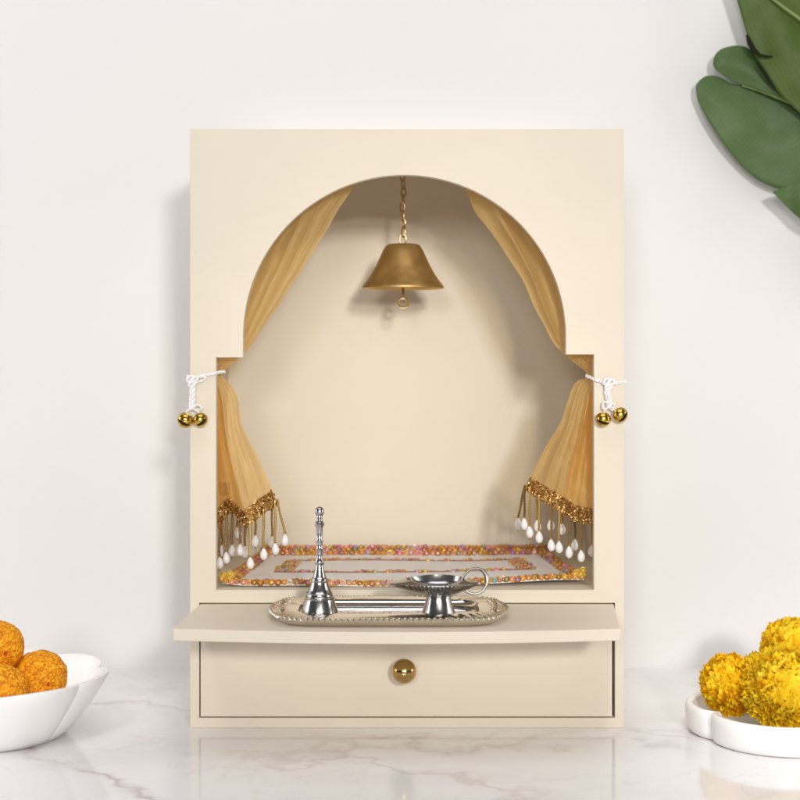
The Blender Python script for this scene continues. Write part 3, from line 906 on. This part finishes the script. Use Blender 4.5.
def marigold(c, r, sq, hue, label, seed, tilt):
    rnd = random.Random(seed)
    mb = MB()
    mb.ball((0, 0, 0), r*.80, (1, 1, sq), 20, 14, hue[1])
    N = int(760*(r/.04)**.8)
    R0 = Matrix.Rotation(tilt[0], 4, 'X') @ Matrix.Rotation(tilt[1], 4, 'Y')
    ga = pi*(3-sqrt(5))
    for k in range(N):
        zz = 1 - 1.85*(k+.5)/N
        rad = sqrt(max(0, 1-zz*zz)); a = ga*k + rnd.uniform(-.15, .15)
        nrm = Vector((rad*cos(a), rad*sin(a), zz)).normalized()
        up = Vector((0, 0, 1)) if abs(nrm.z) < .97 else Vector((1, 0, 0))
        side = nrm.cross(up).normalized(); upv = side.cross(nrm).normalized()
        # the petal stands out from the head and fans at its tip, ruffled
        spin = rnd.uniform(-.9, .9)
        s2 = side*cos(spin) + upv*sin(spin); u2 = upv*cos(spin) - side*sin(spin)
        ln = r*rnd.uniform(.20, .28); wd = r*rnd.uniform(.11, .18)
        curl = rnd.uniform(.35, 1.25)
        base = nrm*r*.765
        rows = []
        ph = rnd.uniform(0, 6)
        for j in range(4):
            t = j/3
            w = wd*(.45 + 1.05*t - .55*t*t)
            row = []
            for i in range(6):
                q = i/5*2-1
                p = base + nrm*ln*(t - .30*q*q*t*t) + s2*w*q + u2*(curl*ln*t*t + wd*.35*sin(q*4.2+ph)*t + wd*.3*q*q)
                p = p + nrm*(.06*r*sin(7*q+ph)*t)
                row.append((p.x, p.y, p.z*sq))
            rows.append([R0 @ Vector(p) for p in row])
        m = rnd.random()
        cc = tuple(h0 + (h1-h0)*m for h0, h1 in zip(hue[0], hue[1]))
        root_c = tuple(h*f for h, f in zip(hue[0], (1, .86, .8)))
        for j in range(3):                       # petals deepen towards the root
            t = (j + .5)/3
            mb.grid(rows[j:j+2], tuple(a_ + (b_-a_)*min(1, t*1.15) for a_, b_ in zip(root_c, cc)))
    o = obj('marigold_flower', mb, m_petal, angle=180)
    o.location = c
    mb2 = MB()
    ca = R0 @ Vector((0, 0, -1))
    mb2.ball(Vector(c) + ca*r*.66*sq, r*.36, (1, 1, 1.0), 14, 10)
    obj('calyx', mb2, m_sepal, o)
    return tag(o, label, 'flower', 'marigold heads in the scalloped dish')
YEL = ((1.0, .72, .012), (1.0, .88, .075)); ORA = ((1.0, .58, .005), (1.0, .82, .030)); MID = ((1.0, .66, .008), (1.0, .84, .050))
marigold((P(788,690,-.050)), .0440, .88, YEL, 'largest bright yellow marigold head at the front of the scalloped dish', 21, (.9, .1))
marigold((P(731,685,-.012)), .0300, 1.08, ORA, 'deeper orange-yellow marigold head at the shrine side of the scalloped dish', 22, (.5, -.6))
marigold((P(794,650,.032)), .0345, .92, MID, 'yellow marigold head topmost of the pile in the scalloped dish', 23, (.35, .2))
marigold((P(765,682,.045)), .0330, .9, MID, 'marigold head mostly hidden at the back of the scalloped dish under the topmost one', 24, (.2, .2))

# ------------------------------------------------------------------ big-leaved plant
plant = thing('banana_plant', 'broad green banana leaves reaching in from the right beside the wall', 'plant', P(880, 300, .25))
def leaf(up, lo, Y, m, bulge, seed, rib=None):
    up = V2(up); lo = V2(lo)
    rows = []
    for j in range(41):
        t = j/40
        a = interp(up, t); b_ = interp(lo, t); row = []
        for i in range(19):
            u = i/18
            q = a.lerp(b_, u)
            y = Y - .6*bulge*sin(pi*u)**2*min(1, t*3) + .0022*sin(11*t+seed+2*u) + .004*u*sin(seed+3*t)
            y += .0035*mn.noise(Vector((q.x*.035, q.y*.035, seed*5)))
            row.append(P(q.x, q.y, y))
        rows.append(row)
    mb = MB(); mb.grid(rows)
    o = obj('leaf', mb, m, plant, angle=180)
    sm = o.modifiers.new('thickness', 'SOLIDIFY'); sm.thickness = .0004
    if rib:
        mb = MB(); mb.tube([P(x, y, Yr) for x, y, Yr in rib], [.0012 + .0016*i/(len(rib)-1) for i in range(len(rib))], 8)
        obj('midrib', mb, m_stalk, o)
leaf([(704,77), (696.5,84), (697,97), (704,113), (716,133), (735,159), (755,178), (770,186), (786,190), (835,191)],
     [(706,76), (714,75.5), (723,79), (731,83.5), (748,86), (765,92), (785,101), (800,106), (815,110), (845,115)], .272, m_leaf, .006, 1.0,
     [(742,85.5,.270), (758,90,.267), (774,96,.265), (788,101.5,.264), (815,111,.264)])
leaf([(713,64), (714,57), (719,50.5), (727,47), (737,45.5), (748,48), (758,58), (770,78), (792,102)],
     [(713.5,66), (716,70), (721,74), (727,78), (733,82), (742,84.5), (752,87), (768,93), (790,103)], .267, m_leaf, .006, 2.0)
leaf([(722,-30), (735,-5), (742,18), (748,38), (753,52), (764,70), (775,88), (790,104), (810,120), (830,130)],
     [(790,-40), (796,-15), (805,5), (815,25), (825,40), (835,55), (845,70), (850,90), (855,110), (860,130)], .252, m_leafd, .010, 3.0,
     [(752,-22,.245), (770,-3,.241), (786,9,.239), (804,22,.240), (830,45,.245)])
leaf([(773,192), (780,200), (790,210), (805,222), (835,237)],
     [(774,191), (785,187), (798,183), (815,180), (845,178)], .250, m_leaf, .004, 4.0)
mb = MB()                                   # dried torn margin between the two leaves
mb.tube([P(747,35,.250), P(750,43,.247), P(754,50,.246), P(760,55,.245), P(767,56.5,.244), P(773,56.5,.244)], [.0016, .0036, .0034, .0020, .0016, .0009], 7)
mb.tube([P(757,60,.249), P(763,70,.248), P(770,81,.248), P(776,89,.249)], [.0008, .0020, .0016, .0006], 6)
obj('torn_margin', mb, m_dry_slit, plant)
mb = MB(); mb.tube([P(835,45,.236), P(862,110,.245), P(875,200,.25), P(880,300,.25)], [.004, .006, .007, .008], 10)
mb.tube([P(812,110,.256), P(850,135,.252), P(874,190,.25)], [.003, .004, .005], 10)
mb.tube([P(835,208,.25), P(862,240,.25), P(879,290,.25)], [.003, .004, .005], 10)
obj('stalk', mb, m_stalk, plant)

# ------------------------------------------------------------------ light
w = bpy.data.worlds.new('World'); scene.world = w; w.use_nodes = True
bg = w.node_tree.nodes['Background']
bg.inputs[0].default_value = (.98, .97, 1.0, 1); bg.inputs[1].default_value = .10
def area(name, loc, target, size, energy, c=(1, 1, 1), sy=None):
    l = bpy.data.lights.new(name, 'AREA'); l.energy = energy; l.color = c; l.size = size
    if sy: l.shape = 'RECTANGLE'; l.size_y = sy
    o = bpy.data.objects.new(name, l); col.objects.link(o); o.location = loc
    o.rotation_euler = (Vector(target)-Vector(loc)).to_track_quat('-Z', 'Y').to_euler()
    return o
area('key_softbox', (.78, -4.2, ZC+.86), (0, .1, .30), .34, 77, (1, .975, .945))
area('fill_softbox', (-.52, -4.2, ZC+.70), (0, .1, .30), .55, 36, (1, .985, .97))
area('overhead_fill', (0, -.7, 1.9), (0, .0, .1), 1.6, 11, (1, .985, .98), 1.0)  # added light with no known source, lifts tabletop and wall

gl = area('added_wall_glow', (.01, .276, .612), (.01, .290, .70), .40, .060, (1, .97, .94), .012)  # added light hidden behind the cabinet top, makes the glow above it
for sx in (-1, 1):                           # added unseen lights raking the wall, to thin the cabinet's shadow
    area('background_fill', (sx*1.55, -.12, .55), (sx*.25, WY, .40), .5, 6.2, (1, .985, .975), .9)
for sx, tx, e in ((.40, .42, 60), (-1, -.43, 26)):     # added spots from above in front, brightening the two side dishes
    l = bpy.data.lights.new('dish_fill_spot', 'SPOT'); l.energy = e; l.color = (1, .98, .95); l.shadow_soft_size = .14
    l.spot_size = radians(17); l.spot_blend = .9
    o = bpy.data.objects.new('dish_fill_spot', l); col.objects.link(o); o.location = (sx*.62, -1.25, 1.15)
    o.rotation_euler = (Vector((tx, -.07, .04)) - o.location).to_track_quat('-Z', 'Y').to_euler()
l = bpy.data.lights.new('niche_fill_spot', 'SPOT'); l.energy = 290; l.color = (1, .955, .87); l.shadow_soft_size = .16  # added spot, only there to brighten the niche interior
l.spot_size = radians(6.8); l.spot_blend = .75
o = bpy.data.objects.new('niche_fill_spot', l); col.objects.link(o); o.location = (.70, -4.2, ZC+.45)
o.rotation_euler = (Vector((-.01, .20, .315)) - o.location).to_track_quat('-Z', 'Y').to_euler()

# ------------------------------------------------------------------ camera
cam = bpy.data.cameras.new('camera'); co = bpy.data.objects.new('camera', cam); col.objects.link(co)
co.location = (0, -D, ZC); co.rotation_euler = (pi/2, 0, 0)
cam.sensor_width = 36; cam.lens = S*D/800*36
cam.shift_x = -(VX-400)/800; cam.shift_y = (VY-400)/800
cam.clip_start = .05; cam.clip_end = 100
cam.dof.use_dof = True; cam.dof.focus_distance = D-.03; cam.dof.aperture_fstop = 6
scene.camera = co

scene.render.engine = 'CYCLES'
scene.cycles.max_bounces = 12; scene.cycles.transparent_max_bounces = 16
scene.view_settings.view_transform = 'Standard'; scene.view_settings.look = 'None'
scene.view_settings.exposure = 0.0; scene.view_settings.gamma = 1
